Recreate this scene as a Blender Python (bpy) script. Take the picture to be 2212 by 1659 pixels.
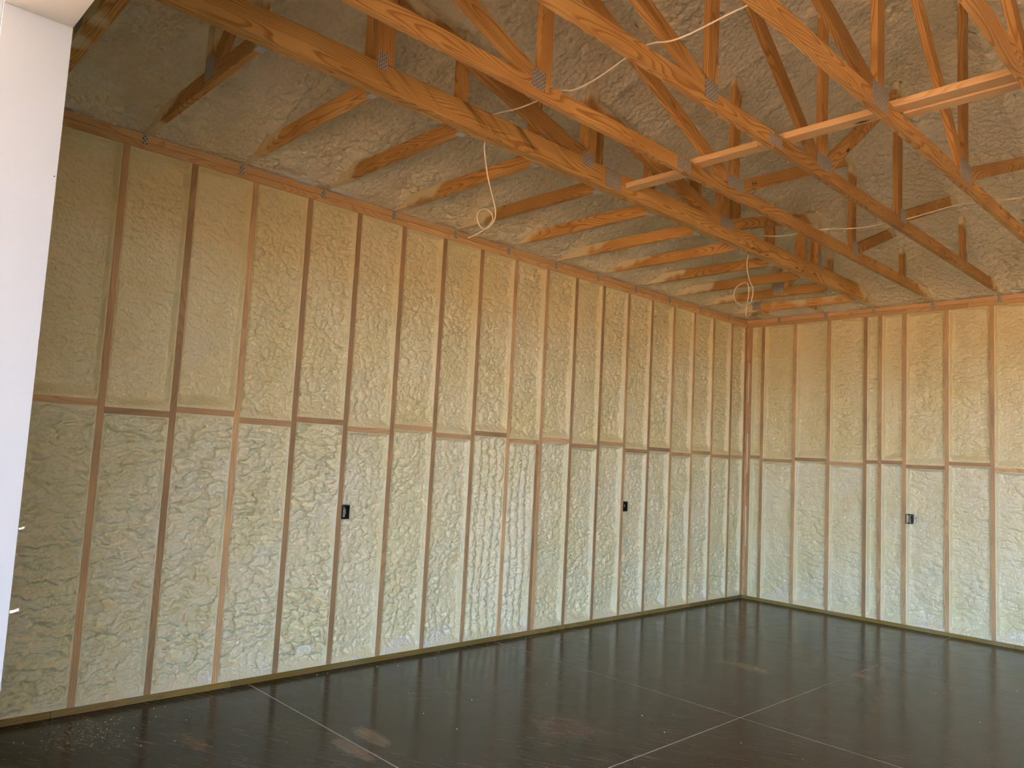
import bpy, math, random
import numpy as np
from mathutils import Matrix, Vector

# ------------------------------------------------------------------ scene, camera, light
for o in list(bpy.data.objects):
    bpy.data.objects.remove(o, do_unlink=True)
scene = bpy.context.scene
COL = scene.collection
rnd = random.Random(7)

CAM = Vector((4.84613523, -8.60819691, 1.56022268))
RX = Vector((0.6925309, 0.71957627, 0.05109739))
UP = Vector((0.03186301, -0.10127448, 0.99434814))
FW = Vector((-0.72068419, 0.6869887, 0.09306358))
cd = bpy.data.cameras.new('camera')
cd.sensor_fit = 'HORIZONTAL'
cd.sensor_width = 36.0
cd.lens = 1661.06 / 2212.0 * 36.0
cd.clip_start = 0.05
cd.clip_end = 500
cam = bpy.data.objects.new('camera', cd)
COL.objects.link(cam)
M = Matrix.Identity(4)
for i in range(3):
    M[i][0], M[i][1], M[i][2], M[i][3] = RX[i], UP[i], -FW[i], CAM[i]
cam.matrix_world = M
scene.camera = cam

vs = scene.view_settings
vs.view_transform = 'Standard'
vs.look = 'None'
vs.exposure = 0.74
vs.gamma = 1.0
vs.use_curve_mapping = False

world = bpy.data.worlds.new('world')
scene.world = world
world.use_nodes = True
wn = world.node_tree.nodes
wl = world.node_tree.links
bg = wn['Background']
SKY = (0.80, 0.92, 1.0)
tc = wn.new('ShaderNodeTexCoord')
sep = wn.new('ShaderNodeSeparateXYZ')
ramp = wn.new('ShaderNodeValToRGB')
ramp.color_ramp.elements[0].position = 0.0
ramp.color_ramp.elements[0].color = (0.68, 0.88, 1.06, 1)
ramp.color_ramp.elements[1].position = 0.6
ramp.color_ramp.elements[1].color = (0.20, 0.38, 0.78, 1)
wl.new(tc.outputs['Generated'], sep.inputs[0])
wl.new(sep.outputs['Z'], ramp.inputs[0])
wl.new(ramp.outputs[0], bg.inputs['Color'])
bg.inputs['Strength'].default_value = 8.0
scene.cycles.adaptive_threshold = 0.15
scene.cycles.adaptive_min_samples = 16
scene.cycles.max_bounces = 5
scene.cycles.diffuse_bounces = 5
scene.cycles.glossy_bounces = 3
scene.cycles.caustics_reflective = False
scene.cycles.caustics_refractive = False

sd = bpy.data.lights.new('sun', 'SUN')
sd.energy = 35.0
sd.angle = math.radians(0.6)
sd.color = (1.0, 0.93, 0.82)
sun = bpy.data.objects.new('sun', sd)
COL.objects.link(sun)
sun.rotation_euler = Vector((0.80, -0.22, -0.90)).to_track_quat('-Z', 'Y').to_euler()
sun.location = (-10, 4, 14)

# daylight portal in the open doorway (guides sampling of the sky only)
pd = bpy.data.lights.new('doorway_portal', 'AREA')
pd.shape = 'RECTANGLE'
pd.size = 4.88
pd.size_y = 2.74
pd.cycles.is_portal = True
portal = bpy.data.objects.new('doorway_portal', pd)
COL.objects.link(portal)
portal.location = (4.80, -8.27, 1.37)
portal.rotation_euler = Vector((0, 1, 0)).to_track_quat('-Z', 'Z').to_euler()

pd2 = pd.copy()
portal2 = bpy.data.objects.new('doorway_portal', pd2)
COL.objects.link(portal2)
portal2.location = (10.90, -8.27, 1.37)  # sampling portal for the added second opening
portal2.rotation_euler = portal.rotation_euler

# ------------------------------------------------------------------ measurements (metres)
LEN, WID = 8.10, 14.60          # building inside: y -8.10..0, x 0..14.60
HT = 3.291                      # underside of the top plates
ZP = 3.385                      # top of the top plates
SL = 0.41                       # roof pitch
FZ = 3.392                      # foam underside at the wall
SP = 0.4064                     # stud spacing
T = 0.038
STUD = 0.14
DX0, DX1, DZ = 2.361, 7.24, 2.743   # door opening
EX0, EX1 = 8.46, 13.34              # added second opening, unseen, lets more daylight into the room
YF0, YF1 = -8.09, -8.262            # front wall, inside and outside

# ------------------------------------------------------------------ materials
def mat(name):
    m = bpy.data.materials.new(name)
    m.use_nodes = True
    nt = m.node_tree
    return m, nt, nt.nodes['Principled BSDF']

class N:
    """small node-graph writer"""
    def __init__(self, nt):
        self.nt = nt
    def new(self, t, **kw):
        n = self.nt.nodes.new(t)
        for k, v in kw.items():
            setattr(n, k, v)
        return n
    def put(self, sock, v):
        if isinstance(v, bpy.types.NodeSocket):
            self.nt.links.new(v, sock)
        elif v is not None:
            sock.default_value = v
    def math(self, op, a, b=None, c=None, clamp=False):
        n = self.new('ShaderNodeMath', operation=op)
        n.use_clamp = clamp
        self.put(n.inputs[0], a)
        if b is not None: self.put(n.inputs[1], b)
        if c is not None: self.put(n.inputs[2], c)
        return n.outputs[0]
    def vmath(self, op, a, b=None):
        n = self.new('ShaderNodeVectorMath', operation=op)
        self.put(n.inputs[0], a)
        if b is not None: self.put(n.inputs[1], b)
        return n.outputs[0]
    def vscale(self, a, s):
        n = self.new('ShaderNodeVectorMath', operation='SCALE')
        self.put(n.inputs[0], a); self.put(n.inputs['Scale'], s)
        return n.outputs[0]
    def noise(self, vec, scale, detail=2.0, rough=0.5, dist=0.0):
        n = self.new('ShaderNodeTexNoise')
        self.put(n.inputs['Vector'], vec)
        n.inputs['Scale'].default_value = scale
        n.inputs['Detail'].default_value = detail
        n.inputs['Roughness'].default_value = rough
        n.inputs['Distortion'].default_value = dist
        return n
    def voro(self, vec, scale, feature='F1', rand=1.0, smooth=None):
        n = self.new('ShaderNodeTexVoronoi', feature=feature)
        self.put(n.inputs['Vector'], vec)
        n.inputs['Scale'].default_value = scale
        n.inputs['Randomness'].default_value = rand
        return n
    def ramp(self, fac, stops):
        n = self.new('ShaderNodeValToRGB')
        cr = n.color_ramp
        while len(cr.elements) < len(stops):
            cr.elements.new(0.5)
        for e, (p, c) in zip(cr.elements, stops):
            e.position = p
            e.color = (c, c, c, 1) if isinstance(c, (int, float)) else (*c, 1)
        self.put(n.inputs[0], fac)
        return n.outputs[0]
    def mix(self, fac, a, b, mode='MIX'):
        n = self.new('ShaderNodeMix', data_type='RGBA', blend_type=mode)
        self.put(n.inputs[0], fac)
        for s, v in ((n.inputs[6], a), (n.inputs[7], b)):
            self.put(s, (*v, 1) if isinstance(v, tuple) and len(v) == 3 else v)
        return n.outputs[2]
    def bump(self, h, strength, dist, normal=None):
        n = self.new('ShaderNodeBump')
        n.inputs['Strength'].default_value = strength
        n.inputs['Distance'].default_value = dist
        self.put(n.inputs['Height'], h)
        if normal is not None: self.put(n.inputs['Normal'], normal)
        return n.outputs[0]
    def sep(self, v):
        n = self.new('ShaderNodeSeparateXYZ'); self.put(n.inputs[0], v)
        return n.outputs
    def comb(self, x, y, z):
        n = self.new('ShaderNodeCombineXYZ')
        for s, v in zip(n.inputs, (x, y, z)): self.put(s, v)
        return n.outputs[0]
    def maprange(self, v, a, b, c=0.0, d=1.0):
        n = self.new('ShaderNodeMapRange', interpolation_type='SMOOTHSTEP')
        self.put(n.inputs[0], v)
        for s, q in zip(n.inputs[1:5], (a, b, c, d)): s.default_value = q
        return n.outputs[0]


def foam_material(name, fine, whites, FA, FB, FC):
    m, nt, b = mat(name)
    g = N(nt)
    pos = g.new('ShaderNodeNewGeometry').outputs['Position']
    n1 = g.noise(pos, 1.7, 1).outputs[0]
    n2 = g.noise(pos, 9.0, 1).outputs[0]
    col = g.mix(g.ramp(n1, [(0.35, 0.0), (0.65, 1.0)]), FA, FB)
    col = g.mix(g.ramp(n2, [(0.30, 0.35), (0.55, 0.0)]), col, FC)
    if whites:
        # rough white patches where the skin was trimmed, mostly beside the bottom plate
        z = g.sep(pos)[2]
        wn_ = g.noise(pos, 4.2, 2, 0.6).outputs[0]
        edge = g.math('ADD', wn_, g.maprange(z, 0.05, 0.34, 0.10, -0.06))
        col = g.mix(g.maprange(edge, 0.66, 0.71, 0.0, 0.7), col, (0.82, 0.80, 0.72))
    nt.links.new(col, b.inputs['Base Color'])
    b.inputs['Roughness'].default_value = 0.30
    b.inputs['Specular IOR Level'].default_value = 0.55
    v2 = g.noise(pos, fine, 1).outputs[0]
    v2 = g.math('SUBTRACT', g.math('MULTIPLY', v2, 1.1), g.voro(pos, fine).outputs['Distance'])
    nt.links.new(g.bump(v2, 0.55 if whites else 0.9, 0.008 if whites else 0.014), b.inputs['Normal'])
    return m

M_FOAM = foam_material('lower_wall_foam', 55.0, True, (0.82, 0.78, 0.53), (0.85, 0.82, 0.63), (0.79, 0.72, 0.44))
M_FOAM2 = foam_material('upper_wall_foam', 55.0, True, (0.82, 0.74, 0.43), (0.85, 0.79, 0.53), (0.78, 0.67, 0.36))
M_CEIL = foam_material('ceiling_foam', 30.0, False, (0.84, 0.77, 0.56), (0.87, 0.82, 0.66), (0.80, 0.70, 0.47))

def wood_material(name, light, dark, ring, knots, coat=False, stains=None, rough=0.55, vary=0.35, tint=None):
    m, nt, b = mat(name)
    g = N(nt)
    oc = g.new('ShaderNodeTexCoord').outputs['Object']
    rndv = g.new('ShaderNodeObjectInfo').outputs['Random']
    x, y, z = g.sep(oc)[0], g.sep(oc)[1], g.sep(oc)[2]
    off = g.math('MULTIPLY', rndv, 37.0)
    low = g.comb(g.math('ADD', g.math('MULTIPLY', x, 0.9), off), g.math('MULTIPLY', y, 5.0), g.math('ADD', g.math('MULTIPLY', z, 5.0), off))
    warp = g.noise(low, 1.5, 1, 0.45)
    wy, wz = g.sep(warp.outputs['Color'])[1], g.sep(warp.outputs['Color'])[2]
    yy = g.math('ADD', g.math('ADD', y, g.math('MULTIPLY', g.math('SUBTRACT', wy, 0.5), 0.16)), g.math('SUBTRACT', g.math('MULTIPLY', rndv, 0.12), 0.06))
    zz = g.math('ADD', g.math('ADD', z, g.math('MULTIPLY', g.math('SUBTRACT', wz, 0.5), 0.12)), g.math('SUBTRACT', 0.055, g.math('MULTIPLY', rndv, 0.05)))
    # knots push the rings aside
    kv = g.comb(g.math('ADD', g.math('MULTIPLY', x, 0.55), off), g.math('MULTIPLY', y, 1.6), g.math('MULTIPLY', z, 1.6))
    kd = g.voro(kv, knots).outputs['Distance']
    r = g.math('SQRT', g.math('ADD', g.math('MULTIPLY', yy, yy), g.math('MULTIPLY', zz, zz)))
    r = g.math('ADD', r, g.maprange(kd, 0.0, 0.34, 0.014, 0.0))
    s = g.math('FRACT', g.math('DIVIDE', r, ring))
    grain = g.ramp(s, [(0.0, 0.0), (0.52, 0.16), (0.82, 1.0), (0.94, 0.85), (1.0, 0.0)])
    fib = g.noise(g.comb(g.math('ADD', g.math('MULTIPLY', x, 3.0), off), g.math('MULTIPLY', y, 220.0), g.math('MULTIPLY', z, 220.0)), 1.0, 0).outputs[0]
    fac = g.math('ADD', g.math('MULTIPLY', grain, 0.75), g.math('MULTIPLY', g.math('SUBTRACT', fib, 0.5), 0.5), clamp=True)
    col = g.mix(fac, light, dark)
    blotch = g.noise(g.comb(g.math('ADD', x, off), y, z), 2.2, 1).outputs[0]
    col = g.mix(g.math('MULTIPLY', g.ramp(blotch, [(0.35, 0.0), (0.7, 1.0)]), 0.45), col, tint or dark)
    val = g.math('ADD', 1.0 - vary / 2, g.math('MULTIPLY', g.math('FRACT', g.math('MULTIPLY', rndv, 7.31)), vary))
    col = g.mix(1.0, col, g.comb(val, val, val), 'MULTIPLY')
    col = g.mix(g.maprange(kd, 0.035, 0.075, 1.0, 0.0), col, (0.055, 0.018, 0.006))
    pos = g.new('ShaderNodeNewGeometry').outputs['Position']
    px, py, pz = g.sep(pos)[0], g.sep(pos)[1], g.sep(pos)[2]
    if stains:
        y0, y1 = stains
        sv = g.comb(g.math('MULTIPLY', px, 2.0), g.math('ADD', g.math('MULTIPLY', py, 10.0), g.math('MULTIPLY', pz, 16.0)), g.math('MULTIPLY', pz, 2.5))
        sn = g.noise(sv, 1.0, 3, 0.6).outputs[0]
        zone = g.math('MULTIPLY', g.maprange(py, y0, y0 + 0.4), g.maprange(py, y1 - 0.4, y1, 1.0, 0.0))
        side = g.maprange(pz, 3.40, 3.43)
        sf = g.math('MULTIPLY', g.math('MULTIPLY', g.maprange(sn, 0.50, 0.68), zone), side)
        col = g.mix(g.math('MULTIPLY', sf, 0.62), col, (0.035, 0.022, 0.012))
    if coat:
        # spray-foam overspray on the timber next to the foam
        d = g.math('MINIMUM', px, g.math('MINIMUM', g.math('MULTIPLY', py, -1.0), g.math('ADD', py, LEN)))
        gap = g.math('SUBTRACT', g.math('ADD', g.math('MULTIPLY', d, SL), FZ), pz)
        nz = g.noise(pos, 5.0, 2).outputs[0]
        lim = g.math('SUBTRACT', gap, g.math('MULTIPLY', g.math('SUBTRACT', nz, 0.35), 0.34))
        cf = g.maprange(lim, 0.045, 0.115, 0.94, 0.0)
        col = g.mix(cf, col, (0.80, 0.71, 0.48))
    nt.links.new(col, b.inputs['Base Color'])
    b.inputs['Roughness'].default_value = rough
    b.inputs['Specular IOR Level'].default_value = 0.3
    return m

PINE_L, PINE_D = (0.74, 0.44, 0.155), (0.37, 0.15, 0.036)
M_TRUSS = wood_material('truss_pine', PINE_L, PINE_D, 0.0095, 2.3, coat=True, vary=0.5)
M_GIRD = wood_material('girder_pine', (0.76, 0.46, 0.16), (0.36, 0.165, 0.042), 0.0115, 1.5, coat=True, stains=(-6.75, -4.9), vary=0.05)
M_BRACE = wood_material('brace_pine', (0.88, 0.62, 0.33), (0.70, 0.41, 0.18), 0.010, 2.0, vary=0.1)
M_STUD = wood_material('stud_wood', (0.66, 0.45, 0.245), (0.50, 0.31, 0.155), 0.012, 1.2, vary=0.55, tint=(0.30, 0.19, 0.12))
M_PLATE = wood_material('top_plate_wood', (0.76, 0.51, 0.26), (0.57, 0.33, 0.15), 0.012, 1.3, vary=0.25)
M_SILL = wood_material('treated_sill_wood', (0.27, 0.18, 0.045), (0.17, 0.10, 0.02), 0.012, 1.2, vary=0.4, tint=(0.30, 0.26, 0.15))

def simple(name, col, rough=0.5, metal=0.0, spec=0.5):
    m, nt, b = mat(name)
    b.inputs['Base Color'].default_value = (*col, 1)
    b.inputs['Roughness'].default_value = rough
    b.inputs['Metallic'].default_value = metal
    b.inputs['Specular IOR Level'].default_value = spec
    return m

def galvanised(name, slots):
    m, nt, b = mat(name)
    g = N(nt)
    oc = g.new('ShaderNodeTexCoord').outputs['Object']
    n = g.noise(oc, 60, 2).outputs[0]
    col = g.ramp(n, [(0.3, (0.40, 0.385, 0.36)), (0.7, (0.55, 0.53, 0.50))])
    x, y = g.sep(oc)[0], g.sep(oc)[1]
    if slots:
        fx = g.math('ABSOLUTE', g.math('SUBTRACT', g.math('FRACT', g.math('MULTIPLY', x, 1 / 0.0125)), 0.5))
        row = g.math('FLOOR', g.math('MULTIPLY', x, 1 / 0.0125))
        fy = g.math('ABSOLUTE', g.math('SUBTRACT', g.math('FRACT', g.math('ADD', g.math('MULTIPLY', y, 1 / 0.022), g.math('MULTIPLY', row, 0.5))), 0.5))
        hole = g.math('MULTIPLY', g.math('LESS_THAN', fx, 0.20), g.math('LESS_THAN', fy, 0.30))
        col = g.mix(hole, col, (0.15, 0.115, 0.09))
        nt.links.new(g.bump(g.math('SUBTRACT', 1.0, hole), 0.5, 0.002), b.inputs['Normal'])
    nt.links.new(col, b.inputs['Base Color'])
    b.inputs['Metallic'].default_value = 0.12
    b.inputs['Roughness'].default_value = 0.42
    return m

M_GALV = galvanised('galvanised_plate', True)
M_TIE = galvanised('galvanised_strap', False)
M_HOLE = simple('nail_hole_black', (0.015, 0.013, 0.01), 0.8)
M_CABLE = simple('cable_sheath', (0.90, 0.82, 0.68), 0.45)
M_BOX = simple('black_plastic', (0.009, 0.010, 0.012), 0.45, 0.0, 0.25)
M_WIRE = simple('grey_wire', (0.45, 0.43, 0.41), 0.4)
M_VINYL = simple('white_vinyl', (0.345, 0.395, 0.435), 0.42)
M_BEAD = simple('white_sealant', (0.85, 0.80, 0.68), 0.6)
M_DECK = simple('roof_board', (0.35, 0.25, 0.15), 0.8)
M_SHEATH = simple('sheathing_board', (0.42, 0.31, 0.19), 0.8)

def ground_material():
    m, nt, b = mat('red_clay_ground')
    g = N(nt)
    pos = g.new('ShaderNodeNewGeometry').outputs['Position']
    n = g.noise(pos, 1.5, 5).outputs[0]
    nt.links.new(g.ramp(n, [(0.3, (0.46, 0.24, 0.11)), (0.7, (0.58, 0.34, 0.18))]), b.inputs['Base Color'])
    b.inputs['Roughness'].default_value = 0.95
    return m
M_GROUND = ground_material()

def siding_material():
    m, nt, b = mat('white_siding')
    b.inputs['Base Color'].default_value = (0.85, 0.85, 0.84, 1)
    b.inputs['Roughness'].default_value = 0.6
    return m
M_SIDING = siding_material()

def concrete_material():
    m, nt, b = mat('stained_concrete')
    g = N(nt)
    pos = g.new('ShaderNodeNewGeometry').outputs['Position']
    n1 = g.noise(pos, 0.7, 5, 0.6).outputs[0]
    n2 = g.noise(pos, 6.0, 5, 0.65).outputs[0]
    col = g.ramp(n1, [(0.32, (0.020, 0.0155, 0.0125)), (0.62, (0.040, 0.032, 0.026))])
    col = g.mix(g.ramp(n2, [(0.45, 0.0), (0.75, 0.55)]), col, (0.066, 0.053, 0.044))
    # streaky scuffs in several directions
    x, y = g.sep(pos)[0], g.sep(pos)[1]
    def streak(ax, ay, bx, by, lo, hi, keep):
        u = g.math('ADD', g.math('MULTIPLY', x, ax), g.math('MULTIPLY', y, ay))
        v = g.math('ADD', g.math('MULTIPLY', x, bx), g.math('MULTIPLY', y, by))
        s = g.noise(g.comb(u, v, 0.0), 1.0, 4, 0.7).outputs[0]
        k = g.noise(pos, 0.55, 2).outputs[0]
        return g.math('MULTIPLY', g.maprange(s, lo, hi), g.maprange(k, keep, keep + 0.12))
    s1 = streak(3.0, 1.5, -30.0, 62.0, 0.54, 0.68, 0.36)
    s2 = streak(2.2, -1.8, 52.0, 40.0, 0.58, 0.72, 0.42)
    col = g.mix(g.math('MULTIPLY', s1, 0.5), col, (0.30, 0.22, 0.15))
    col = g.mix(g.math('MULTIPLY', s2, 0.30), col, (0.26, 0.20, 0.16))
    # rusty and tan worn spots
    rn = g.noise(pos, 1.9, 4, 0.6).outputs[0]
    col = g.mix(g.maprange(rn, 0.66, 0.74, 0.0, 0.45), col, (0.20, 0.085, 0.045))
    sn = g.noise(g.comb(g.math('MULTIPLY', x, 5.0), g.math('MULTIPLY', y, 48.0), 0.0), 1.0, 3, 0.75).outputs[0]
    sn_f = g.maprange(sn, 0.30, 0.52, 0.25, 1.0)
    kk = g.noise(pos, 0.55, 1).outputs[0]
    def blob(cx, cy, rx, ry, c, amt):
        dx = g.math('DIVIDE', g.math('SUBTRACT', x, cx), rx)
        dy = g.math('DIVIDE', g.math('SUBTRACT', y, cy), ry)
        d = g.math('SQRT', g.math('ADD', g.math('MULTIPLY', dx, dx), g.math('MULTIPLY', dy, dy)))
        d = g.math('ADD', d, g.math('MULTIPLY', g.math('SUBTRACT', n2, 0.5), 1.8))
        return g.math('MULTIPLY', g.maprange(d, 0.6, 1.15, amt, 0.0), sn_f), c
    for args in ((1.66, -2.87, 0.20, 0.10, (0.20, 0.14, 0.085), 0.9), (1.49, -2.90, 0.11, 0.07, (0.17, 0.12, 0.075), 0.7),
                 (2.34, -2.33, 0.065, 0.055, (0.36, 0.13, 0.055), 0.9), (1.75, -5.09, 0.26, 0.17, (0.17, 0.075, 0.055), 0.55),
                 (1.21, -6.08, 0.20, 0.07, (0.27, 0.19, 0.12), 0.75), (1.33, -6.26, 0.22, 0.055, (0.25, 0.18, 0.12), 0.7),
                 (0.78, -6.87, 0.15, 0.06, (0.22, 0.11, 0.05), 0.6)):
        f, c = blob(*args)
        col = g.mix(f, col, c)
    # powdery overspray in front of the near end of the left wall
    dn = g.noise(pos, 45.0, 3, 0.8).outputs[0]
    f, c = blob(0.34, -7.30, 0.30, 0.20, (0.5, 0.45, 0.40), 1.0)
    col = g.mix(g.math('MULTIPLY', f, g.maprange(dn, 0.50, 0.66)), col, (0.50, 0.44, 0.38))
    grit = g.noise(pos, 160.0, 1, 0.5).outputs[0]
    col = g.mix(g.math('MULTIPLY', g.maprange(grit, 0.73, 0.78), g.maprange(n2, 0.45, 0.62)), col, (0.34, 0.30, 0.26))
    nt.links.new(col, b.inputs['Base Color'])
    rough = g.math('ADD', g.ramp(n2, [(0.3, 0.13), (0.75, 0.24)]), g.math('MULTIPLY', s1, 0.25))
    nt.links.new(rough, b.inputs['Roughness'])
    b.inputs['Specular IOR Level'].default_value = 0.26
    nt.links.new(g.bump(g.noise(pos, 3.0, 3).outputs[0], 0.08, 0.01), b.inputs['Normal'])
    return m
M_FLOOR = concrete_material()
M_JOINT = simple('chalky_joint', (0.62, 0.60, 0.58), 0.9)

# ------------------------------------------------------------------ geometry helpers
def mesh_object(name, verts, faces, material, parent=None, smooth=False):
    me = bpy.data.meshes.new(name)
    me.from_pydata([tuple(v) for v in verts], [], faces)
    me.materials.append(material)
    if smooth:
        for p in me.polygons: p.use_smooth = True
    return link(name, me, parent)

def link(name, me, parent=None, world=None):
    o = bpy.data.objects.new(name, me)
    COL.objects.link(o)
    w = world if world is not None else Matrix.Identity(4)
    if parent is not None:
        o.parent = parent
        o.matrix_parent_inverse = Matrix.Identity(4)
        o.matrix_basis = parent_world(parent).inverted() @ w
    else:
        o.matrix_basis = w
    return o

def parent_world(o):
    m = o.matrix_basis.copy()
    while o.parent is not None:
        o = o.parent
        m = o.matrix_basis @ m
    return m

def thing(name, loc, label, cat, group=None):
    o = bpy.data.objects.new(name, None)
    o.empty_display_size = 0.1
    COL.objects.link(o)
    o.matrix_basis = Matrix.Translation(loc)
    tag(o, label, cat, group)
    return o

def tag(o, label, cat, group=None):
    o['label'] = label
    o['category'] = cat
    if group: o['group'] = group

def struct(o, label=None):
    o['kind'] = 'structure'
    if label: o['label'] = label
    return o

BOXES = {}
def box_mesh(L, W, H, material, bev=0.0015):
    key = (round(L, 4), round(W, 4), round(H, 4), material.name, bev)
    if key in BOXES: return BOXES[key]
    a, b, c = L / 2, W / 2, H / 2
    e = min(bev, a * 0.4, b * 0.4, c * 0.4)
    import bmesh
    bm = bmesh.new()
    bmesh.ops.create_cube(bm, size=1.0, matrix=Matrix.Diagonal((L, W, H, 1)))
    if e > 0:
        bmesh.ops.bevel(bm, geom=bm.edges[:], offset=e, segments=1, affect='EDGES')
    me = bpy.data.meshes.new('board')
    bm.to_mesh(me); bm.free()
    me.materials.append(material)
    BOXES[key] = me
    return me

def frame(p0, p1, side):
    """matrix: local X from p0 to p1, local Y = side, local Z = X x Y, origin at the middle"""
    p0, p1, side = Vector(p0), Vector(p1), Vector(side)
    x = (p1 - p0).normalized()
    y = (side - x * side.dot(x)).normalized()
    z = x.cross(y)
    m = Matrix.Identity(4)
    c = (p0 + p1) / 2
    for i in range(3):
        m[i][0], m[i][1], m[i][2], m[i][3] = x[i], y[i], z[i], c[i]
    return m

def lumber(name, p0, p1, wide, thick, side, material, parent=None):
    """a board from p0 to p1; 'wide' measured along side, 'thick' across it"""
    L = (Vector(p1) - Vector(p0)).length
    return link(name, box_mesh(L, wide, thick, material), parent, frame(p0, p1, side))

def slab(name, lo, hi, material, parent=None, bev=0.0):
    lo, hi = Vector(lo), Vector(hi)
    d = hi - lo
    return link(name, box_mesh(d.x, d.y, d.z, material, bev), parent, Matrix.Translation((lo + hi) / 2))

def tube(name, pts, r, material, parent=None, seg=8, steps=6, flat=1.0):
    P = [Vector(p) for p in pts]
    out = []
    n = len(P)
    for i in range(n - 1):
        p0, p1, p2, p3 = P[max(i - 1, 0)], P[i], P[i + 1], P[min(i + 2, n - 1)]
        for s in range(steps):
            t = s / steps
            out.append(0.5 * ((2 * p1) + (p2 - p0) * t + (2 * p0 - 5 * p1 + 4 * p2 - p3) * t * t + (3 * p1 - p0 - 3 * p2 + p3) * t ** 3))
    out.append(P[-1])
    V, F = [], []
    up = Vector((1, 0.2, 0.1)).normalized()
    for i, p in enumerate(out):
        d = (out[min(i + 1, len(out) - 1)] - out[max(i - 1, 0)]).normalized()
        a = (up - d * up.dot(d)).normalized()
        up = a
        b = d.cross(a)
        for k in range(seg):
            an = 2 * math.pi * k / seg
            V.append(p + a * (r * flat * math.cos(an)) + b * (r * math.sin(an)))
    for i in range(len(out) - 1):
        for k in range(seg):
            F.append((i * seg + k, i * seg + (k + 1) % seg, (i + 1) * seg + (k + 1) % seg, (i + 1) * seg + k))
    F.append(tuple(range(seg))[::-1])
    F.append(tuple(range((len(out) - 1) * seg, len(out) * seg)))
    c = Vector(pts[0])
    me = bpy.data.meshes.new(name)
    me.from_pydata([tuple(v - c) for v in V], [], F)
    me.materials.append(material)
    for p in me.polygons: p.use_smooth = True
    return link(name, me, parent, Matrix.Translation(c))

# ------------------------------------------------------------------ noise for the foam
def h2(ix, iy, seed):
    n = (ix.astype(np.int64) * 374761393 + iy.astype(np.int64) * 668265263 + seed * 1274126177) & 0x7fffffff
    n = ((n ^ (n >> 13)) * 1274126177) & 0x7fffffff
    n = n ^ (n >> 16)
    return (n & 0xffff) / 65535.0

def vnoise(x, y, seed):
    ix, iy = np.floor(x), np.floor(y)
    fx, fy = x - ix, y - iy
    fx = fx * fx * fx * (fx * (fx * 6 - 15) + 10)
    fy = fy * fy * fy * (fy * (fy * 6 - 15) + 10)
    a, b = h2(ix, iy, seed), h2(ix + 1, iy, seed)
    c, d = h2(ix, iy + 1, seed), h2(ix + 1, iy + 1, seed)
    return (a * (1 - fx) + b * fx) * (1 - fy) + (c * (1 - fx) + d * fx) * fy

def fbm(x, y, seed, o=3):
    s, a, t = 0, 1.0, 0
    for i in range(o):
        s = s + a * vnoise(x * 2 ** i, y * 2 ** i, seed + i * 17)
        t += a
        a *= 0.5
    return s / t

def pillow(x, y, seed):
    """rounded bubbles that meet in creases"""
    ix, iy = np.floor(x), np.floor(y)
    best = np.full(x.shape, 9.0)
    for dx in (-1, 0, 1):
        for dy in (-1, 0, 1):
            cx, cy = ix + dx, iy + dy
            px = cx + h2(cx, cy, seed)
            py = cy + h2(cx, cy, seed + 101)
            rr = 0.75 + 0.6 * h2(cx, cy, seed + 202)
            d = ((x - px) ** 2 + (y - py) ** 2) / rr
            best = np.minimum(best, d)
    return np.sqrt(np.maximum(0.0, 1.0 - np.minimum(best, 0.46) / 0.46) + 0.002)

def smooth01(t):
    t = np.clip(t, 0, 1)
    return t * t * (3 - 2 * t)

def relief(u, v, style, seed):
    """foam skin height, u across, v up (metres)"""
    wu = u + 0.035 * (fbm(u * 14, v * 14, seed + 5) - 0.5) * 2
    wv = v + 0.035 * (fbm(u * 14, v * 14, seed + 9) - 0.5) * 2
    if style == 'rolls':
        sx, sy, a1, a2 = 0.080, 0.036, 0.021, 0.008
    elif style == 'tubes':
        sx, sy, a1, a2 = 0.042, 0.050, 0.013, 0.005
    elif style == 'crinkle':
        sx, sy, a1, a2 = 0.085, 0.034, 0.0075, 0.0032
    elif style == 'smooth':
        sx, sy, a1, a2 = 0.060, 0.034, 0.0045, 0.0026
    else:
        sx, sy, a1, a2 = 0.044, 0.036, 0.0115, 0.005
    mask = smooth01((fbm(u * 3.3, v * 2.2, seed + 31, 2) - 0.30) / 0.30)
    big = pillow(wu / sx, wv / sy, seed)
    small = pillow(wu / (sx * 0.42) + 7.7, wv / (sy * 0.55) + 3.1, seed + 3)
    h = a1 * big * (0.55 + 0.45 * mask) + a2 * small * (0.35 + 0.65 * (1 - 0.4 * mask))
    h = h + 0.018 * (fbm(u * 4.0, v * 3.0, seed + 77, 2) - 0.5)
    if style in ('rolls', 'crinkle', 'pebble'):
        # drooping rolls: each bulge overhangs the one below it
        a3, per = {'rolls': (0.015, 0.085), 'crinkle': (0.0055, 0.11), 'pebble': (0.004, 0.10)}[style]
        q = wv / per + 1.6 * fbm(u * 4.5, v * 4.0, seed + 13, 3)
        t = q - np.floor(q)
        keep = smooth01((fbm(u * 5.0, v * 6.0, seed + 19, 2) - 0.38) / 0.2)
        h = h + a3 * keep * smooth01(t / 0.10) * (1 - t) ** 0.8
    if style == 'tubes':
        h = h + 0.012 * np.abs(np.sin(u * math.pi / 0.085 + 1.4 * fbm(u * 3, v * 1.5, seed + 8)))
    return h

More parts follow.
